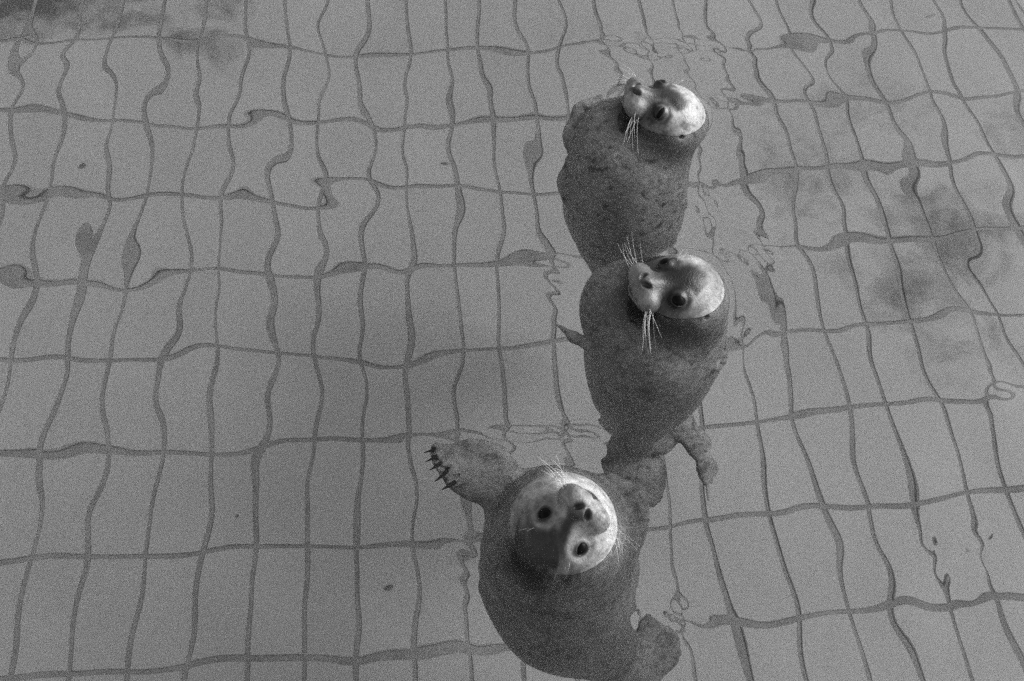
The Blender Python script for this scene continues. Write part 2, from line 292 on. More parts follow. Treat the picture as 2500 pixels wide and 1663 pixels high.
    -75,-64,-51,-36,-19,0,15,11,4,-2,-7,-6,-2,0,0,-2,-6,-11,-15,-17,-24,-29,-12,15,15,5,-11,-21,-27,-43,-53,-58,-43,-32,-6,13,9,-14,-35,-37,-41,-58,-84,-112,-135,-140,-117,-103,-90,-123,-155,-144,-119,-73,-67,-73,-85,-107,-87,-55,-32,-45,-39,0,12,19,23,26,
    -86,-75,-62,-49,-34,-20,-11,-12,-18,-22,-26,-28,-27,-27,-28,-31,-34,-38,-40,-39,-37,-33,-19,-19,-22,-28,-39,-46,-50,-58,-72,-76,-70,-59,-37,-22,-26,-39,-54,-46,-45,-62,-86,-111,-128,-131,-119,-110,-112,-137,-154,-135,-107,-68,-63,-71,-75,-82,-69,-49,-36,-43,-28,13,29,37,43,48,
    -99,-87,-76,-63,-51,-41,-35,-35,-39,-43,-46,-49,-51,-52,-54,-56,-58,-60,-59,-56,-51,-44,-37,-46,-52,-58,-65,-70,-75,-81,-90,-94,-91,-82,-66,-56,-56,-59,-62,-55,-55,-69,-89,-108,-122,-126,-122,-119,-123,-136,-140,-122,-98,-71,-63,-63,-64,-64,-55,-42,-32,-28,-10,19,38,50,59,67,
    -112,-101,-90,-79,-70,-62,-58,-57,-60,-63,-67,-70,-72,-75,-77,-78,-80,-80,-78,-74,-69,-64,-62,-69,-76,-83,-89,-94,-98,-103,-109,-111,-109,-102,-91,-83,-79,-76,-74,-69,-69,-79,-93,-108,-118,-123,-124,-124,-127,-131,-128,-113,-93,-73,-62,-58,-55,-51,-43,-33,-23,-12,5,28,47,61,72,83,
    -126,-115,-105,-96,-88,-82,-79,-79,-80,-83,-87,-90,-93,-96,-98,-99,-100,-99,-97,-94,-90,-87,-87,-92,-99,-105,-111,-116,-121,-125,-128,-129,-127,-121,-112,-104,-98,-93,-88,-84,-84,-90,-100,-110,-118,-123,-125,-125,-126,-125,-119,-106,-89,-73,-61,-53,-47,-40,-32,-22,-11,1,18,38,56,71,84,97,
    -140,-131,-121,-113,-107,-102,-99,-99,-101,-103,-107,-110,-113,-116,-118,-119,-119,-118,-116,-114,-111,-110,-111,-116,-121,-127,-133,-138,-142,-145,-148,-148,-145,-139,-132,-124,-116,-110,-104,-99,-98,-101,-107,-114,-120,-123,-125,-125,-124,-120,-112,-100,-85,-70,-58,-48,-40,-31,-22,-12,0,14,30,48,65,81,96,109,
    -155,-146,-138,-131,-125,-121,-119,-119,-121,-123,-126,-130,-133,-135,-137,-138,-138,-138,-136,-135,-133,-133,-134,-138,-143,-149,-154,-159,-163,-166,-167,-166,-163,-157,-150,-142,-134,-126,-119,-114,-111,-112,-115,-119,-122,-125,-125,-124,-121,-116,-107,-95,-81,-67,-54,-43,-33,-23,-13,-2,11,25,41,58,75,92,107,121,
    -170,-162,-154,-148,-143,-140,-138,-139,-140,-143,-146,-149,-152,-155,-156,-158,-158,-157,-156,-155,-155,-155,-157,-161,-165,-171,-176,-180,-183,-185,-186,-184,-181,-175,-168,-160,-151,-142,-134,-128,-124,-122,-123,-124,-126,-126,-126,-123,-119,-112,-102,-90,-76,-63,-49,-37,-26,-15,-4,8,22,36,52,69,86,102,117,132,
]
RIPPLE = np.array(RIPPLE, dtype=float).reshape(50, 68)*1e-4

def spline_height(x, y):
    def basis(u, nmax):
        u = np.clip(u, 1.0, nmax-2.001); i = np.floor(u).astype(int); t = u-i
        return i-1, np.stack([(1-t)**3/6, (3*t**3-6*t**2+4)/6, (-3*t**3+3*t**2+3*t+1)/6, t**3/6], 1)
    ix, bx = basis((x-RX0)/RG, 68); iy, by = basis((y-RY0)/RG, 50)
    h = np.zeros((len(y), len(x)))
    for a in range(4):
        for b_ in range(4):
            h += RIPPLE[np.ix_(iy+a, ix+b_)]*by[:, a][:, None]*bx[:, b_][None, :]
    return h
def sstep(e0, e1, x):
    t = np.clip((x-e0)/(e1-e0), 0, 1); return t*t*(3-2*t)

def axis(a0, a1, f0, f1, fine, coarse):
    inner = np.arange(f0, f1+1e-6, fine)
    lo, hi, s = [], [], fine
    q = f0
    while q > a0:
        s = min(s*1.25, coarse); q -= s; lo.append(q)
    s = fine; q = inner[-1]
    while q < a1:
        s = min(s*1.25, coarse); q += s; hi.append(q)
    lo = [v for v in lo if v > a0+coarse*.3] + [a0]; hi = [v for v in hi if v < a1-coarse*.3] + [a1]
    return np.array(lo[::-1]+list(inner)+hi)
wx = axis(x0, x1, -1.35, 1.95, .008, .05); wy = axis(y0, y1, .18, 2.32, .008, .05)
hh = spline_height(wx, wy)
X, Y = np.meshgrid(wx, wy)
w_in = (sstep(-1.42, -1.28, X)*(1-sstep(1.84, 1.94, X))*sstep(.07, .18, Y)*(1-sstep(2.3, 2.42, Y)))
hh *= w_in
for k in range(26):      # open-water ripples everywhere else
    th = rng.uniform(0, 2*math.pi); lam = rng.uniform(.16, .42); ph = rng.uniform(0, 6.28)
    hh += (1-w_in)*lam*.0038*np.sin((X*math.cos(th)+Y*math.sin(th))*2*math.pi/lam+ph)*.5
# short ripples the animals push out
def burst(px, py, rx, ry, lam, amp, waves=5, ang=None, spread=.5):
    c = above(px, py)
    g = np.exp(-(((X-c[0])/rx)**2+((Y-c[1])/ry)**2))
    s = np.zeros_like(g)
    for k in range(waves):
        th = rng.uniform(0, math.pi) if ang is None else ang+rng.normal(0, spread)
        la = lam*rng.uniform(.8, 1.3)
        s += np.sin((X*math.cos(th)+Y*math.sin(th))*2*math.pi/la+rng.uniform(0, 6.28))
    return g*s*amp/math.sqrt(waves)
hh += burst(1290, 1085, .20, .035, .045, .0011, 5, 1.4, .35)
hh += burst(1430, 1075, .09, .05, .035, .0009, 5, 1.0, .5)
hh += burst(1640, 115, .16, .07, .055, .0012, 5, 1.2, .5)
hh += burst(1720, 230, .10, .08, .05, .0009, 5, .6, .6)
hh += burst(1730, 520, .05, .12, .04, .0008, 4, .3, .4)
hh += burst(1830, 620, .08, .05, .035, .0010, 4, .4, .4)
hh += burst(1800, 830, .05, .05, .045, .0011, 4, None)
hh += burst(1620, 1500, .06, .06, .04, .0012, 6, None)
hh += burst(1130, 1390, .03, .06, .05, .0010, 3, 1.4, .4)
hh += burst(2340, 1370, .07, .06, .045, .0008, 5, None)
hh += burst(1360, 690, .04, .08, .05, .0009, 3, 1.3, .4)
hh += burst(2440, 960, .05, .06, .06, .0007, 4, None)
ny, nx = hh.shape
idx = np.arange(nx*ny).reshape(ny, nx)
wf = np.stack([idx[:-1, :-1], idx[:-1, 1:], idx[1:, 1:], idx[1:, :-1]], -1).reshape(-1, 4)
m = bpy.data.materials.new('pool_water'); m.use_nodes = True
n, l = m.node_tree.nodes, m.node_tree.links; n.clear()
gl = n.new('ShaderNodeBsdfGlass'); gl.inputs['IOR'].default_value = IOR; gl.inputs['Roughness'].default_value = 0.0
gl.inputs['Color'].default_value = (1, 1, 1, 1)
mo = n.new('ShaderNodeOutputMaterial'); l.new(gl.outputs[0], mo.inputs[0])
water = put('pool_water', np.stack([X.ravel(), Y.ravel(), hh.ravel()], 1), wf, m)
tag(water, kind='structure')

# ------------------------------------------------------------------ seals: one continuous skin each, grown from a distance field
class Field:
    """Signed distances on a rectilinear grid, finer where the animal needs it."""
    def __init__(self, lo, hi, fine_boxes, coarse):
        self.ax = []
        for k in range(3):
            q, out = lo[k], []
            while q < hi[k]:
                out.append(q); s = coarse
                for (a, b, st) in fine_boxes:
                    if a[k]-1e-9 <= q < b[k]: s = min(s, st)
                # ease into the fine zones
                for (a, b, st) in fine_boxes:
                    dist = max(a[k]-q, q-b[k], 0)
                    s = min(s, st+dist*.35)
                q += s
            self.ax.append(np.array(out, dtype=np.float32))
        self.d = np.full([len(a) for a in self.ax], .06, dtype=np.float32)

    def sub(self, lo, hi, pad):
        sl, pts = [], []
        for k in range(3):
            i = max(int(np.searchsorted(self.ax[k], lo[k]-pad))-1, 0)
            j = min(int(np.searchsorted(self.ax[k], hi[k]+pad))+1, len(self.ax[k]))
            sl.append(slice(i, j)); pts.append(self.ax[k][i:j])
        return tuple(sl), np.meshgrid(*pts, indexing='ij')

    def merge(self, sl, dist, k, op):
        a = self.d[sl]
        if op == 'add':
            if k <= 0: r = np.minimum(a, dist)
            else:
                h = np.maximum(k-np.abs(a-dist), 0)/k; r = np.minimum(a, dist)-h*h*k*.25
        else:
            b = -dist
            if k <= 0: r = np.maximum(a, b)
            else:
                h = np.maximum(k-np.abs(a-b), 0)/k; r = np.maximum(a, b)+h*h*k*.25
        self.d[sl] = r

    def cone(self, a, b, ra, rb, k=.03, op='add', flat=None):
        """Round-ended tapering limb; flat = (axis, factor) squashes it along one direction."""
        a, b = np.asarray(a, float), np.asarray(b, float); rm = max(ra, rb)
        sl, P = self.sub(np.minimum(a, b)-rm, np.maximum(a, b)+rm, k+.03)
        ab = b-a; L = float(ab@ab)+1e-9
        q = [P[i]-a[i] for i in range(3)]
        t = np.clip((q[0]*ab[0]+q[1]*ab[1]+q[2]*ab[2])/L, 0, 1)
        q = [q[i]-t*ab[i] for i in range(3)]
        if flat is None:
            dist = np.sqrt(q[0]**2+q[1]**2+q[2]**2)-(ra+(rb-ra)*t)
        else:
            nrm, fac = np.asarray(flat[0], float), flat[1]
            w = q[0]*nrm[0]+q[1]*nrm[1]+q[2]*nrm[2]
            q2 = q[0]**2+q[1]**2+q[2]**2-w*w+(w/fac)**2
            dist = (np.sqrt(np.maximum(q2, 0))-(ra+(rb-ra)*t))*fac
            dist = np.where(dist > 0, dist, dist)
        self.merge(sl, dist.astype(np.float32), k, op)

    def blob(self, c, axes, rad, k=.03, op='add'):
        """Ellipsoid with the given unit axes (rows) and radii."""
        c = np.asarray(c, float); A = np.asarray(axes, float); r = np.asarray(rad, float)
        ext = np.sqrt(((A*r[:, None])**2).sum(0))
        sl, P = self.sub(c-ext, c+ext, k+.03)
        u = [sum((P[i]-c[i])*A[m_, i] for i in range(3)) for m_ in range(3)]
        k0 = np.sqrt(sum((u[m_]/r[m_])**2 for m_ in range(3)))
        k1 = np.sqrt(sum((u[m_]/r[m_]**2)**2 for m_ in range(3)))+1e-6
        self.merge(sl, (k0*(k0-1)/k1).astype(np.float32), k, op)

    def ring(self, c, axis_, R, r, k=.006, squash=None):
        c, n_ = np.asarray(c, float), np.asarray(axis_, float)
        sl, P = self.sub(c-R-r, c+R+r, k+.02)
        q = [P[i]-c[i] for i in range(3)]
        w = sum(q[i]*n_[i] for i in range(3))
        rad = np.sqrt(np.maximum(sum(v*v for v in q)-w*w, 0))
        self.merge(sl, (np.sqrt((rad-R)**2+w*w)-r).astype(np.float32), k, 'add')

    def mesh(self):
        """Naive surface nets."""
        d = self.d; s = d < 0
        nx_, ny_, nz_ = d.shape
        cnt = np.zeros((nx_-1, ny_-1, nz_-1), np.uint8)
        for a in (0, 1):
            for b_ in (0, 1):
                for c in (0, 1):
                    cnt += s[a:nx_-1+a, b_:ny_-1+b_, c:nz_-1+c]
        act = (cnt > 0) & (cnt < 8)
        I, J, K = np.nonzero(act)
        vid = np.full(act.shape, -1, np.int32); vid[I, J, K] = np.arange(len(I))
        acc = np.zeros((len(I), 3)); num = np.zeros(len(I))
        corners = [(a, b_, c) for a in (0, 1) for b_ in (0, 1) for c in (0, 1)]
        pos = lambda i, j, k: np.stack([self.ax[0][i], self.ax[1][j], self.ax[2][k]], 1).astype(float)
        for e0 in corners:
            for kx in range(3):
                if e0[kx] == 1: continue
                e1 = list(e0); e1[kx] = 1
                d0 = d[I+e0[0], J+e0[1], K+e0[2]].astype(float); d1 = d[I+e1[0], J+e1[1], K+e1[2]].astype(float)
                x = (d0 < 0) != (d1 < 0)
                t = np.where(x, d0/np.where(np.abs(d0-d1) < 1e-12, 1, d0-d1), 0)[:, None]
                p0, p1 = pos(I+e0[0], J+e0[1], K+e0[2]), pos(I+e1[0], J+e1[1], K+e1[2])
                acc += np.where(x[:, None], p0+(p1-p0)*t, 0); num += x
        V_ = acc/num[:, None]
        F_ = []
        for kx in range(3):
            ka, kb = (kx+1) % 3, (kx+2) % 3
            sa = [slice(None)]*3; sb = [slice(None)]*3
            sa[kx] = slice(0, -1); sb[kx] = slice(1, None)
            A, B = s[tuple(sa)], s[tuple(sb)]
            x = A != B
            E = list(np.nonzero(x)); flip = A[tuple(E)]
            ok = (E[ka] > 0) & (E[kb] > 0) & (E[ka] < d.shape[ka]-1) & (E[kb] < d.shape[kb]-1)
            E = [e[ok] for e in E]; flip = flip[ok]
            def cell(da, db):
                q = [None]*3; q[kx] = E[kx]; q[ka] = E[ka]-da; q[kb] = E[kb]-db
                return vid[q[0], q[1], q[2]]
            quad = np.stack([cell(1, 1), cell(0, 1), cell(0, 0), cell(1, 0)], 1)
            quad[~flip] = quad[~flip][:, ::-1]
            F_.append(quad)
        F_ = np.concatenate(F_)
        # two light smoothing passes
        e = np.concatenate([F_[:, [0, 1]], F_[:, [1, 2]], F_[:, [2, 3]], F_[:, [3, 0]]])
        deg = np.bincount(e[:, 0], minlength=len(V_))+np.bincount(e[:, 1], minlength=len(V_))
        for lam in (.45, .45):
            m_ = np.stack([np.bincount(e[:, 0], V_[e[:, 1], k], minlength=len(V_))+np.bincount(e[:, 1], V_[e[:, 0], k], minlength=len(V_)) for k in range(3)], 1)/deg[:, None]
            V_ = V_+lam*(m_-V_)
        return V_, F_

def ortho(f, u):
    f = np.asarray(f, float); f /= np.linalg.norm(f); u = np.asarray(u, float); u = u-f*(u@f); u /= np.linalg.norm(u)
    return f, np.cross(f, u), u            # forward, right, up
def from_view(v): return IMG_X*v[0]+IMG_Y*v[1]+IMG_Z*v[2]

def fur_mat():
    m, n, l, b = new_mat('wet_fur')
    at = n.new('ShaderNodeAttribute'); at.attribute_name = 'coat'
    tc = n.new('ShaderNodeTexCoord')
    # dark mottling of the coat
    n1 = node(n, 'ShaderNodeTexNoise', Scale=36.0, Detail=4.0, Roughness=.6); l.new(tc.outputs['Object'], n1.inputs['Vector'])
    r1 = n.new('ShaderNodeValToRGB'); r1.color_ramp.elements[0].position = .33; r1.color_ramp.elements[1].position = .45
    r1.color_ramp.elements[0].color = (.28, .28, .28, 1); r1.color_ramp.elements[1].color = (1, 1, 1, 1)
    l.new(n1.outputs['Fac'], r1.inputs[0])
    n2 = node(n, 'ShaderNodeTexNoise', Scale=9.0, Detail=5.0, Roughness=.6); l.new(tc.outputs['Object'], n2.inputs['Vector'])
    r2 = n.new('ShaderNodeMapRange'); r2.inputs[1].default_value = .3; r2.inputs[2].default_value = .7; r2.inputs[3].default_value = .68; r2.inputs[4].default_value = 1.3
    l.new(n2.outputs['Fac'], r2.inputs[0])
    n3 = node(n, 'ShaderNodeTexNoise', Scale=420.0, Detail=2.0); l.new(tc.outputs['Object'], n3.inputs['Vector'])
    r3 = n.new('ShaderNodeMapRange'); r3.inputs[3].default_value = .75; r3.inputs[4].default_value = 1.25
    l.new(n3.outputs['Fac'], r3.inputs[0])
    sp = n.new('ShaderNodeAttribute'); sp.attribute_name = 'spots'
    spot = n.new('ShaderNodeMix'); spot.data_type = 'FLOAT'
    l.new(sp.outputs['Fac'], spot.inputs['Factor']); spot.inputs[2].default_value = 1.0; l.new(r1.outputs[0], spot.inputs[3])
    v = mathn(n, l, 'MULTIPLY', at.outputs['Fac'], spot.outputs[0])
    n6 = node(n, 'ShaderNodeTexNoise', Scale=62.0, Detail=5.0, Roughness=.7, Distortion=.6); l.new(tc.outputs['Object'], n6.inputs['Vector'])
    r6 = n.new('ShaderNodeMapRange'); r6.inputs[1].default_value = .32; r6.inputs[2].default_value = .68; r6.inputs[3].default_value = .55; r6.inputs[4].default_value = 1.45
    l.new(n6.outputs['Fac'], r6.inputs[0]); v = mathn(n, l, 'MULTIPLY', v, r6.outputs[0])
    v = mathn(n, l, 'MULTIPLY', v, r2.outputs[0]); v = mathn(n, l, 'MULTIPLY', v, r3.outputs[0])
    cc = n.new('ShaderNodeCombineColor')
    for i in range(3): l.new(v, cc.inputs[i])
    l.new(cc.outputs[0], b.inputs['Base Color'])
    b.inputs['Roughness'].default_value = .34
    wt = n.new('ShaderNodeAttribute'); wt.attribute_name = 'wet'      # fur in air has a film of water on it, fur under water has no gloss
    l.new(mathn(n, l, 'MULTIPLY_ADD', wt.outputs['Fac'], .20), b.inputs['Specular IOR Level']); b.inputs['Specular IOR Level'].links[0].from_node.inputs[2].default_value = .06
    l.new(mathn(n, l, 'MULTIPLY', wt.outputs['Fac'], .07), b.inputs['Coat Weight']); b.inputs['Coat Roughness'].default_value = .26
    bp = n.new('ShaderNodeBump'); bp.inputs['Strength'].default_value = .9; bp.inputs['Distance'].default_value = .0013
    n4 = node(n, 'ShaderNodeTexNoise', Scale=260.0, Detail=3.0); l.new(tc.outputs['Object'], n4.inputs['Vector'])
    n5 = node(n, 'ShaderNodeTexNoise', Scale=55.0, Detail=5.0, Roughness=.7); l.new(tc.outputs['Object'], n5.inputs['Vector'])
    l.new(mathn(n, l, 'ADD', n4.outputs['Fac'], mathn(n, l, 'MULTIPLY', n5.outputs['Fac'], .8)), bp.inputs['Height'])
    l.new(bp.outputs[0], b.inputs['Normal'])
    return m
M_FUR = fur_mat()
def plain(name, col, rough, spec=.5, coat=0.0):
    m, n, l, b = new_mat(name)
    nz = node(n, 'ShaderNodeTexNoise', Scale=200.0, Detail=2.0)
    r = n.new('ShaderNodeMapRange'); r.inputs[3].default_value = col*.8; r.inputs[4].default_value = col*1.2
    l.new(nz.outputs['Fac'], r.inputs[0])
    cc = n.new('ShaderNodeCombineColor')
    for i in range(3): l.new(r.outputs[0], cc.inputs[i])
    l.new(cc.outputs[0], b.inputs['Base Color'])
    b.inputs['Roughness'].default_value = rough; b.inputs['Specular IOR Level'].default_value = spec
    b.inputs['Coat Weight'].default_value = coat; b.inputs['Coat Roughness'].default_value = .05
    return m
M_EYE = plain('eye_black', .004, .30, .06)
M_CLAW = plain('claw_horn', .015, .7, .08)
M_WHISK = plain('whisker_hair', .75, .35)
M_NOSE = plain('nose_skin', .012, .35)

def tube(name, pts, radii, mat, parent, sides=6):
    pts = [np.asarray(p, float) for p in pts]; v, f = [], []
    for i, p in enumerate(pts):
        t = pts[min(i+1, len(pts)-1)]-pts[max(i-1, 0)]; t /= np.linalg.norm(t)
        a = np.cross(t, [0.31, .2, .93]); a /= np.linalg.norm(a); b = np.cross(t, a)
        for k in range(sides):
            w = 2*math.pi*k/sides; v.append(tuple(p+(a*math.cos(w)+b*math.sin(w))*radii[i]))
    for i in range(len(pts)-1):
        for k in range(sides):
            k2 = (k+1) % sides; f.append((i*sides+k, i*sides+k2, (i+1)*sides+k2, (i+1)*sides+k))
    f.append(tuple(range(sides))[::-1]); f.append(tuple((len(pts)-1)*sides+k for k in range(sides)))
    return put(name, v, f, mat, parent)

def eyeball(c, r, mat, parent):
    v, f = [], []
    nu, nv_ = 20, 12
    for i in range(nv_+1):
        th = math.pi*i/nv_
        for j in range(nu):
            ph = 2*math.pi*j/nu
            v.append((c[0]+r*math.sin(th)*math.cos(ph), c[1]+r*math.sin(th)*math.sin(ph), c[2]+r*math.cos(th)))
    for i in range(nv_):
        for j in range(nu):
            f.append((i*nu+j, (i+1)*nu+j, (i+1)*nu+(j+1) % nu, i*nu+(j+1) % nu))
    return put('eye', v, f, mat, parent)

EYE = np.array([.078, .050, .030])      # forward, sideways, up, before scaling
MOUTH = [(.150, 0, -.046), (.147, .020, -.050), (.134, .042, -.055), (.112, .060, -.052)]
def build_seal(spec):
    hs = spec['scale']
    f, r, u = ortho(from_view(spec['nose_dir']), from_view(spec['crown_dir']))
    mid = above(*spec['mid_eye'])
    skull = mid-f*EYE[0]*hs-u*EYE[2]*hs
    A = np.stack([f, r, u])
    L = lambda a, b_, c: skull+(f*a+r*b_+u*c)*hs          # head coordinates -> world
    spine = [(np.asarray(below(px, py, dp)), rad) for (px, py, dp, rad) in spec['spine']]
    limbs = spec.get('limbs', [])
    lo = np.min([p-rad for p, rad in spine]+[skull-.2], 0)-.12; hi = np.max([p+rad for p, rad in spine]+[skull+.2], 0)+.12
    fine = [(L(.045, 0, -.01)-.145*hs, L(.045, 0, -.01)+.145*hs, .0026)]
    for lb in limbs:
        pp = np.array([below(*q[:3]) for q in lb['path']]); w = max(q[3] for q in lb['path'])
        lo = np.minimum(lo, pp.min(0)-w-.03); hi = np.maximum(hi, pp.max(0)+w+.03)
        for dg in lb.get('digits', []):
            e = below(*dg[:3]); lo = np.minimum(lo, e-.04); hi = np.maximum(hi, e+.04)
        if lb.get('digits'):
            ee = np.array([below(*dg[:3]) for dg in lb['digits']]+[below(*lb['palm'][:3])])
            fine.append((ee.min(0)-.02, ee.max(0)+.02, .0042))
    F = Field(lo, hi, fine, .0105)
    # trunk
    chain = [(L(-.03, 0, -.01), spec.get('nape', .112)*hs)]+spine
    dense = []
    for i in range(len(chain)-1):
        p0 = chain[max(i-1, 0)]; p1 = chain[i]; p2 = chain[i+1]; p3 = chain[min(i+2, len(chain)-1)]
        for t in np.linspace(0, 1, 5)[:-1]:
            cr = lambda a, b_, c, d_: .5*((2*b_)+(-a+c)*t+(2*a-5*b_+4*c-d_)*t*t+(-a+3*b_-3*c+d_)*t**3)
            dense.append((cr(p0[0], p1[0], p2[0], p3[0]), max(cr(p0[1], p1[1], p2[1], p3[1]), .012)))
    dense.append(chain[-1])
    for (a, ra), (b_, rb) in zip(dense[:-1], dense[1:]):
        F.cone(a, b_, ra, rb, .02)
    for (px, py, dp, rad) in spec.get('bulges', []):
        F.blob(below(px, py, dp), np.eye(3), (rad, rad, rad*1.1), .08)
    # flippers
    for lb in limbs:
        P_ = [(below(*q[:3]), q[3]) for q in lb['path']]
        nrm = from_view(lb['face']); nrm /= np.linalg.norm(nrm)
        for (a, ra), (b_, rb) in zip(P_[:-1], P_[1:]):
            F.cone(a, b_, ra, rb, lb.get('k', .03), flat=(nrm, lb['flat']))
        for dg in lb.get('digits', []):
            F.cone(below(*lb['palm'][:3]), below(*dg[:3]), lb['palm'][3], dg[3], .012, flat=(nrm, max(lb['flat'], .5)))
        dgs = lb.get('digits', [])
        for d0, d1 in zip(dgs[:-1], dgs[1:]):             # clefts between the toes
            a = (below(*d0[:3])+below(*d1[:3]))*.5; pm = below(*lb['palm'][:3])
            F.cone(a+(a-pm)*.15+nrm*.004, a+(pm-a)*.55+nrm*.010, .0050, .0030, .003, 'cut')
    # head
    F.blob(L(-.014, 0, .0), A, np.array([.116, .102, .093])*hs, .03)                 # cranium
    F.blob(L(-.035, 0, -.02), A, np.array([.10, .100, .096])*hs, .04)                # nape and cheeks
    for s_ in (-1, 1):
        F.blob(L(.022, s_*.046, -.030), A, np.array([.058, .046, .046])*hs, .03)     # cheek
        F.blob(L(.126, s_*.0345, -.023), A, np.array([.037, .0365, .030])*hs, .012)  # whisker pad
        F.blob(L(.062, s_*.047, .044), A, np.array([.030, .020, .014])*hs, .016)     # brow
    F.cone(L(.04, 0, .010), L(.140, 0, -.006), .042*hs, .024*hs, .022)                # bridge of the muzzle
    F.blob(L(.105, 0, -.046), A, np.array([.050, .034, .022])*hs, .022)              # chin
    F.blob(L(.153, 0, -.003), A, np.array([.013, .019, .014])*hs, .010)              # nose pad
    ta = r*0
    for s_ in (-1, 1):
        ec = L(EYE[0], s_*EYE[1], EYE[2])
        out = f*.62+r*s_*.66+u*.42; out /= np.linalg.norm(out)
        F.blob(ec+out*.016*hs, np.eye(3), np.full(3, .022)*hs, .018, 'cut')          # hollow round the eye
        F.blob(ec, np.eye(3), np.full(3, .0225)*hs, .008)                            # lids over the ball
        el = (f*.80-r*s_*.55-u*.35) if spec['eye_open'] > .01 else (r*s_*.8-u*.45+f*.1); el = el-out*(el@out); el /= np.linalg.norm(el)
        F.blob(ec+out*.018*hs, np.stack([out, el, np.cross(out, el)]), np.array([.0150, .0180, spec['eye_open']])*hs, .003, 'cut')   # opening
        na = np.array([u*.72+r*s_*.69, f, np.cross(f, u*.72+r*s_*.69)])
        F.blob(L(.163, s_*.0155, .003), na, np.array([.0150, .016, .0080])*hs, .003, 'cut')    # nostril
        F.blob(L(-.004, s_*.0910, .048), np.eye(3), np.full(3, .0085)*hs, .004, 'cut')           # ear hole
        for (m0, m1) in zip(MOUTH[:-1], MOUTH[1:]):
            F.cone(L(m0[0], s_*m0[1], m0[2]), L(m1[0], s_*m1[1], m1[2]), .0056*hs, .0052*hs, .004, 'cut')   # mouth line
    F.cone(L(.172, 0, -.008), L(.162, 0, -.042), .0030*hs, .0030*hs, .003, 'cut')    # split of the lip
    V_, Q_ = F.mesh()
    # coat: value of the fur, by place, plus painted crown highlight and submerged dimness
    q = (V_-skull)@A.T/hs; qf, qr, qu = q[:, 0], q[:, 1], q[:, 2]
    c = spec['coat']
    dist = np.sqrt((np.maximum(np.abs(q)-[.0, 0, 0], 0)**2).sum(1))
    head = 1-sstep(.13, .21, dist)
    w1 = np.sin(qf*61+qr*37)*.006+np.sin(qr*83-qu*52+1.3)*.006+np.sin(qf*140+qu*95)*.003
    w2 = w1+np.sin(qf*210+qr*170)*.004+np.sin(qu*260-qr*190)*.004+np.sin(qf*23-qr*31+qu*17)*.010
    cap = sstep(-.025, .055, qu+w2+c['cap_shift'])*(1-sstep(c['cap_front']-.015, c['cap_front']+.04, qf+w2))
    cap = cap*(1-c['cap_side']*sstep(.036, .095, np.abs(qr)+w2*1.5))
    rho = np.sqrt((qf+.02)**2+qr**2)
    facev = c['face']*(1-cap)+c['cap']*cap*(c['crown_mid']+(1-c['crown_mid'])*sstep(.03, .08, rho+w2))  # far two seals: sunlit wet highlight painted into the pale crown
    low = 1-sstep(c['chin_at']-.03, c['chin_at'], qu+w1+.35*np.maximum(qf-.09, 0)*0); facev = facev*(1-low)+c['chin']*low  # far two seals: dimness under water put into the chin colour
    bridge = np.exp(-((qr+w1*1.5)/(.030-.05*np.clip(qf-.09, 0, .1)))**4)*sstep(.0, .03, qu+.02)*sstep(c['bridge_back'], c['bridge_back']+.05, qf+w1*2)*(1-sstep(.17, .18, qf))
    facev = facev*(1-bridge)+c['bridge']*bridge
    fore = np.exp(-((((qf-c['fore'])/.050)**2+((qr+w2)/c['fore_w'])**2)**2))*sstep(0, .03, qu)
    facev = facev*(1-fore)+c['bridge']*fore
    pad = np.exp(-(((qf-.135)/.03)**2+((np.abs(qr)-.036)/.032)**2+((qu+.022)/.03)**2))
    facev = facev*(1-.8*pad)+c['pad']*.8*pad
    for s_ in (-1, 1):
        de = np.sqrt(((q-[EYE[0]+.006, s_*(EYE[1]+.006), EYE[2]+.004])**2).sum(1))
        ringv = np.exp(-((de-.029)/.008)**2); facev = facev*(1-ringv*.75)+c['eye_ring']*ringv*.75
        facev = facev*(1-.8*(1-sstep(.018, .0235, de)))
        dn = np.sqrt((((q-[.160, s_*.0155, .003])/[1.3, .8, 1.0])**2).sum(1)); facev = facev*(1-.96*(1-sstep(.010, .015, dn)))
        da = np.sqrt(((q-[-.004, s_*.0875, .047])**2).sum(1)); facev = facev*(1-.93*(1-sstep(.006, .010, da)))
    nz_ = np.sqrt((((q-[.166, 0, .001])/[1.0, 1.25, .9])**2).sum(1)); nk = 1-sstep(.015, .027, nz_)
    facev = facev*(1-nk)+c['nose']*nk
    # whisker roots, rows of dark dots on the pads
    for s_ in (-1, 1):
        for i in range(6):
            for j in range(4):
                d2 = (qr-s_*(.024+.0075*i+.0020*j))**2+(qu-(-.010-.0092*j-.0012*i+.002*math.sin(3*i)))**2
                facev = facev*(1-.75*np.exp(-d2/.0021**2)*(qf > .10))
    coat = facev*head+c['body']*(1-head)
    me_ob = spec['empty']
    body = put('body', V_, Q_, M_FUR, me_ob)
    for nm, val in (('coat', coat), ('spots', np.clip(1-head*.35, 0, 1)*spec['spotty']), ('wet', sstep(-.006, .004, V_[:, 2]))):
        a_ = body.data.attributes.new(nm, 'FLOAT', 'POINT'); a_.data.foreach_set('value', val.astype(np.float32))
    # eyes
    for s_ in (-1, 1):
        out = f*.62+r*s_*.66+u*.42; out /= np.linalg.norm(out)
        eyeball(L(EYE[0], s_*EYE[1], EYE[2])+out*.0003*hs, .0200*hs, M_EYE, me_ob)
    # whiskers
    R_ = np.random.default_rng(spec['seed'])
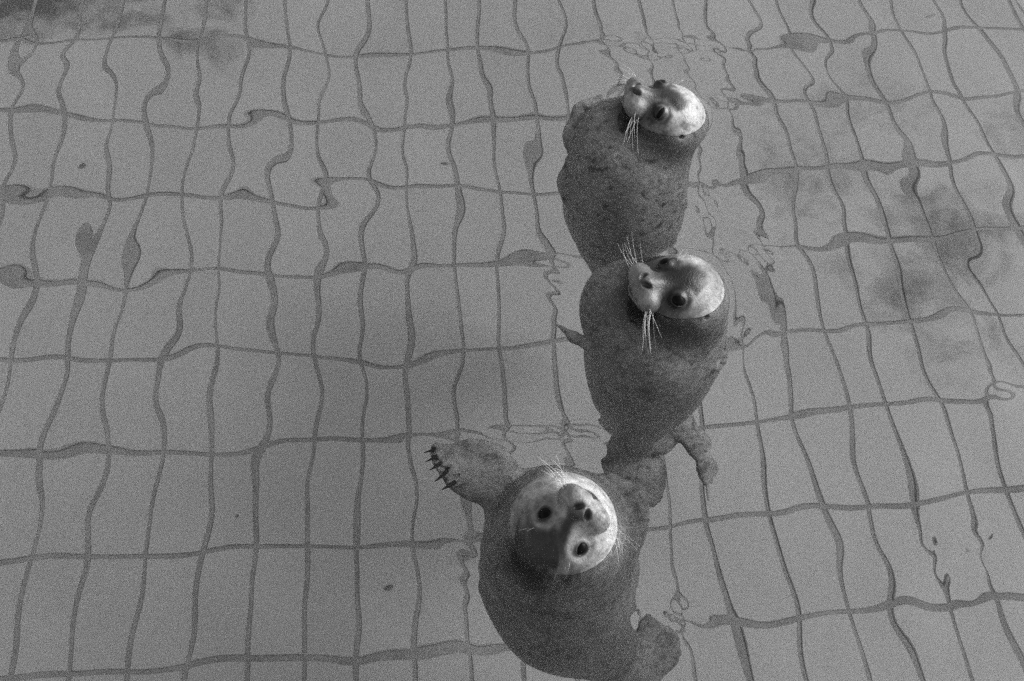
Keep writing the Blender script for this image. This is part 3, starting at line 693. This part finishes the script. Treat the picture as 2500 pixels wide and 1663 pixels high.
    for s_, (dv, drop, n_) in zip((-1, 1), spec['whiskers']):
        dv = from_view(dv); dv /= np.linalg.norm(dv); cv = from_view(drop)
        for i in range(n_):
            b0 = L(.108+.036*R_.random(), s_*(.056+.006*R_.random()), -.012-.026*R_.random())
            d0 = dv+R_.normal(0, .24, 3)+r*s_*.25; d0 /= np.linalg.norm(d0)
            ln = R_.uniform(.060, .105)*hs; curl = cv*R_.uniform(.5, 1.5)+R_.normal(0, .12, 3)
            pts = [b0+d0*ln*t+curl*ln*t*t for t in np.linspace(0, 1, 9)]
            tube('whisker', pts, [.00034*(1-.6*t) for t in np.linspace(0, 1, 9)], M_WHISK, me_ob, 5)
        for i in range(2):                                            # brow hairs
            b0 = L(.055+.012*i, s_*.046, .052)
            d0 = u*.75+r*s_*.5+f*.1+R_.normal(0, .12, 3); d0 /= np.linalg.norm(d0)
            ln = R_.uniform(.035, .05)*hs
            pts = [b0+d0*ln*t-f*ln*.35*t*t for t in np.linspace(0, 1, 7)]
            tube('whisker', pts, [.00034*(1-.6*t) for t in np.linspace(0, 1, 7)], M_WHISK, me_ob, 5)
    # claws
    for lb in limbs:
        for dg in lb.get('digits', []):
            if len(dg) < 7: continue
            a, b_ = below(*dg[:3]), below(*dg[4:7]); nz_ = from_view((0, 0, 1.0))
            d_ = b_-a
            pts = [a-d_*.35+(d_*1.35)*t+nz_*(.008*math.sin(math.pi*t*.8)+.004) for t in np.linspace(0, 1, 7)]
            tube('claw', pts, [.0056*(1-t)**.8+.0003 for t in np.linspace(0, 1, 7)], M_CLAW, me_ob, 8)

def seal_root(px, py, label):
    e = bpy.data.objects.new('seal', None); scene.collection.objects.link(e)
    tag(e, label, 'seal', 'seals upright in the pool')
    return e

SEALS = [
  dict(scale=.94, spotty=1.0, eye_open=.0056, seed=3, mid_eye=(1612, 244, .045), nose_dir=(-.663, .377, .647), crown_dir=(.743, .227, .629), nape=.104,
       spine=[(1588, 330, .135, .125), (1540, 400, .24, .165), (1523, 490, .46, .184), (1518, 570, .70, .165), (1526, 640, .92, .12), (1535, 690, 1.08, .08), (1540, 730, 1.2, .045)],
       bulges=[(1500, 335, .16, .115)],
       limbs=[dict(path=[(1425, 400, .26, .05), (1412, 330, .18, .055), (1428, 275, .12, .042), (1462, 240, .09, .014)], face=(.55, -.3, .75), flat=.35, k=.008),
              dict(path=[(1390, 395, .30, .018), (1376, 440, .34, .015), (1376, 482, .38, .006)], face=(0, 0, 1), flat=.6)],
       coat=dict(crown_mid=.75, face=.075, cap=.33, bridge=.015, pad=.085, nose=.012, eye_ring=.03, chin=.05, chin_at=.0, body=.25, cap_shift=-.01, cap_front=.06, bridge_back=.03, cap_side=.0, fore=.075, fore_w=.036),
       whiskers=[((-.45, -.7, .35), (.12, -.45, -.2), 10), ((-.8, .3, .3), (.0, -.35, .0), 9)]),
  dict(scale=.94, spotty=.55, eye_open=.0118, seed=5, mid_eye=(1640, 690, .044), nose_dir=(-.68, .175, .712), crown_dir=(.705, .424, .568), nape=.104,
       spine=[(1642, 755, .135, .128), (1598, 825, .27, .172), (1578, 900, .50, .168), (1556, 970, .74, .125), (1545, 1035, .94, .078), (1541, 1085, 1.06, .042)],
       bulges=[(1530, 745, .16, .12)],
       limbs=[dict(path=[(1490, 856, .24, .024), (1441, 846, .20, .018), (1399, 826, .17, .015), (1360, 796, .14, .005)], face=(.3, .9, .3), flat=.95, k=.012),
              dict(path=[(1700, 850, .24, .05), (1735, 862, .22, .034)], face=(.5, 0, .8), flat=.5, palm=(1715, 858, .23, .022),
                   digits=[(1756, 842, .2, .010), (1762, 862, .2, .010), (1764, 880, .2, .010), (1750, 900, .2, .010)]),
              dict(path=[(1541, 1075, 1.05, .042), (1534, 1125, 1.10, .060), (1543, 1165, 1.15, .074), (1552, 1190, 1.17, .058)], face=(0, -.2, 1), flat=.3, palm=(1545, 1165, 1.15, .036),
                   digits=[(1516, 1212, 1.2, .016), (1544, 1246, 1.2, .012), (1570, 1262, 1.2, .009), (1592, 1225, 1.2, .011)]),
              dict(path=[(1580, 1005, .95, .05), (1652, 1022, .98, .040), (1706, 1080, 1.0, .026), (1738, 1150, 1.02, .015), (1750, 1228, 1.03, .008)], face=(.2, 0, 1), flat=.5),
              dict(path=[(1580, 1040, 1.0, .045), (1612, 1076, 1.02, .018), (1650, 1055, 1.02, .010)], face=(.2, 0, 1), flat=.5)],
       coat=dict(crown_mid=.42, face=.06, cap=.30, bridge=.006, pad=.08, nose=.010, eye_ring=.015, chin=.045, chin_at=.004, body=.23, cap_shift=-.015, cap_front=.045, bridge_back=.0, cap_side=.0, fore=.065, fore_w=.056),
       whiskers=[((-.35, -.8, .3), (.2, -.4, -.2), 10), ((-.5, .6, .4), (.1, .05, .2), 7)]),
  dict(scale=.87, spotty=.5, eye_open=.0125, seed=9, mid_eye=(1374.6, 1296, .05), nose_dir=(.29, .489, .823), crown_dir=(-.623, -.556, .55), nape=.118,
       spine=[(1372, 1292, .06, .120), (1362, 1330, .20, .165), (1366, 1420, .44, .182), (1398, 1490, .66, .150), (1460, 1560, .88, .098), (1520, 1620, 1.02, .06), (1560, 1650, 1.08, .045)],
       limbs=[dict(path=[(1222, 1192, .14, .046), (1185, 1160, .10, .044), (1138, 1136, .085, .046)], face=(.1, -.1, 1), flat=.24, palm=(1150, 1143, .085, .022),
                   digits=[(1066, 1094, .07, .0125, 1035, 1105, .07), (1068, 1112, .07, .0125, 1038, 1128, .07), (1075, 1131, .072, .0125, 1047, 1148, .072),
                           (1087, 1154, .074, .0125, 1061, 1175, .074), (1102, 1181, .076, .0125, 1078, 1195, .076)]),
              dict(path=[(1530, 1290, .18, .045), (1528, 1225, .14, .038), (1492, 1172, .11, .014)], face=(-.5, -.2, .8), flat=.4),
              dict(path=[(1560, 1640, 1.05, .06), (1600, 1590, 1.05, .055), (1610, 1545, 1.02, .03)], face=(0, 0, 1), flat=.4)],
       coat=dict(crown_mid=1.0, face=.25, cap=.016, bridge=.018, pad=.085, nose=.01, eye_ring=.20, chin=.29, chin_at=-.02, body=.17, cap_shift=.004, cap_front=.082, bridge_back=.03, cap_side=.62, fore=.04, fore_w=.04),
       whiskers=[((-.25, .85, .4), (-.05, -.15, .5), 16), ((.9, -.1, .4), (-.25, -.05, .45), 17)]),
]
LABELS = ['farthest seal, nose raised to the left, eyes nearly shut, spotted neck under water',
          'middle seal with wet gleaming crown, its face tilted up to the left',
          'nearest seal staring straight up, one clawed flipper spread beside its pale cheeks']
for spec, lab in zip(SEALS, LABELS):
    spec['empty'] = seal_root(0, 0, lab)
    build_seal(spec)
    base = Vector(below(*spec['spine'][-1][:3]))                     # the root stands at the animal's lowest point
    spec['empty'].location = base
    for ch in spec['empty'].children: ch.matrix_parent_inverse = Matrix.Translation(-base)

# bits of leaf that have sunk to the floor
M_LEAF = plain('sodden_leaf', .17, .8, .1)
def leaf(px, py, size, ang, label):
    c = below(px, py, DEPTH-.004); n_ = 11; v = []
    R_ = np.random.default_rng(int(px))
    for z in (0.0, .0022):
        for k in range(n_):
            t = 2*math.pi*k/n_; rr = size*(.75+.45*R_.random())
            x, y = rr*math.cos(t), rr*.5*math.sin(t)
            v.append((c[0]+x*math.cos(ang)-y*math.sin(ang), c[1]+x*math.sin(ang)+y*math.cos(ang), c[2]+z+.002*math.sin(3*t)+.002))
    f = [tuple(range(n_))[::-1], tuple(range(n_, 2*n_))]+[(k, (k+1) % n_, n_+(k+1) % n_, n_+k) for k in range(n_)]
    tag(put('leaf_fragment', v, f, M_LEAF, smooth=False), label, 'leaf fragment', 'sunken leaf bits')
leaf(958, 1437, .011, .6, 'dark leaf scrap on the floor left of the nearest seal, below its spread flipper')
leaf(578, 1262, .008, 1.0, 'tiny dark leaf scrap on a tile at lower left, far from the seals')
leaf(206, 407, .011, 1.3, 'dark leaf scrap on a tile near the upper left corner')
leaf(1083, 398, .012, .3, 'dark leaf scrap on the floor left of the farthest seal')
leaf(2430, 1312, .010, .5, 'dark leaf scrap on a tile at the lower right edge')

# the surface clings to the wet fur and small rings run out from it
co = np.empty(len(water.data.vertices)*3, np.float32); water.data.vertices.foreach_get('co', co); co = co.reshape(-1, 3).copy()
near = np.full(len(co), 9.0, np.float32)
for o in [o for o in scene.objects if o.name.startswith('body')]:
    bv = np.empty(len(o.data.vertices)*3, np.float32); o.data.vertices.foreach_get('co', bv); bv = bv.reshape(-1, 3)
    line = bv[np.abs(bv[:, 2]) < .004][:, :2]
    if not len(line): continue
    pick = np.nonzero((co[:, 0] > line[:, 0].min()-.35) & (co[:, 0] < line[:, 0].max()+.35) & (co[:, 1] > line[:, 1].min()-.35) & (co[:, 1] < line[:, 1].max()+.35))[0]
    line = line[::3]
    for part in np.array_split(pick, 40):
        dd = np.sqrt(((co[part, None, :2]-line[None])**2).sum(2)).min(1)
        near[part] = np.minimum(near[part], dd)
co[:, 2] += .0030*np.exp(-(near/.010)**2)+.0005*np.sin(near*2*math.pi/.042)*np.exp(-near/.07)*(near < 1)
water.data.vertices.foreach_set('co', co.ravel()); water.data.update()

# the sun reaches the floor through the surface
sun_data.cycles.is_caustics_light = True
water.cycles.is_caustics_caster = True
for o in scene.objects:
    if o.type == 'MESH' and o is not water: o.cycles.is_caustics_receiver = True
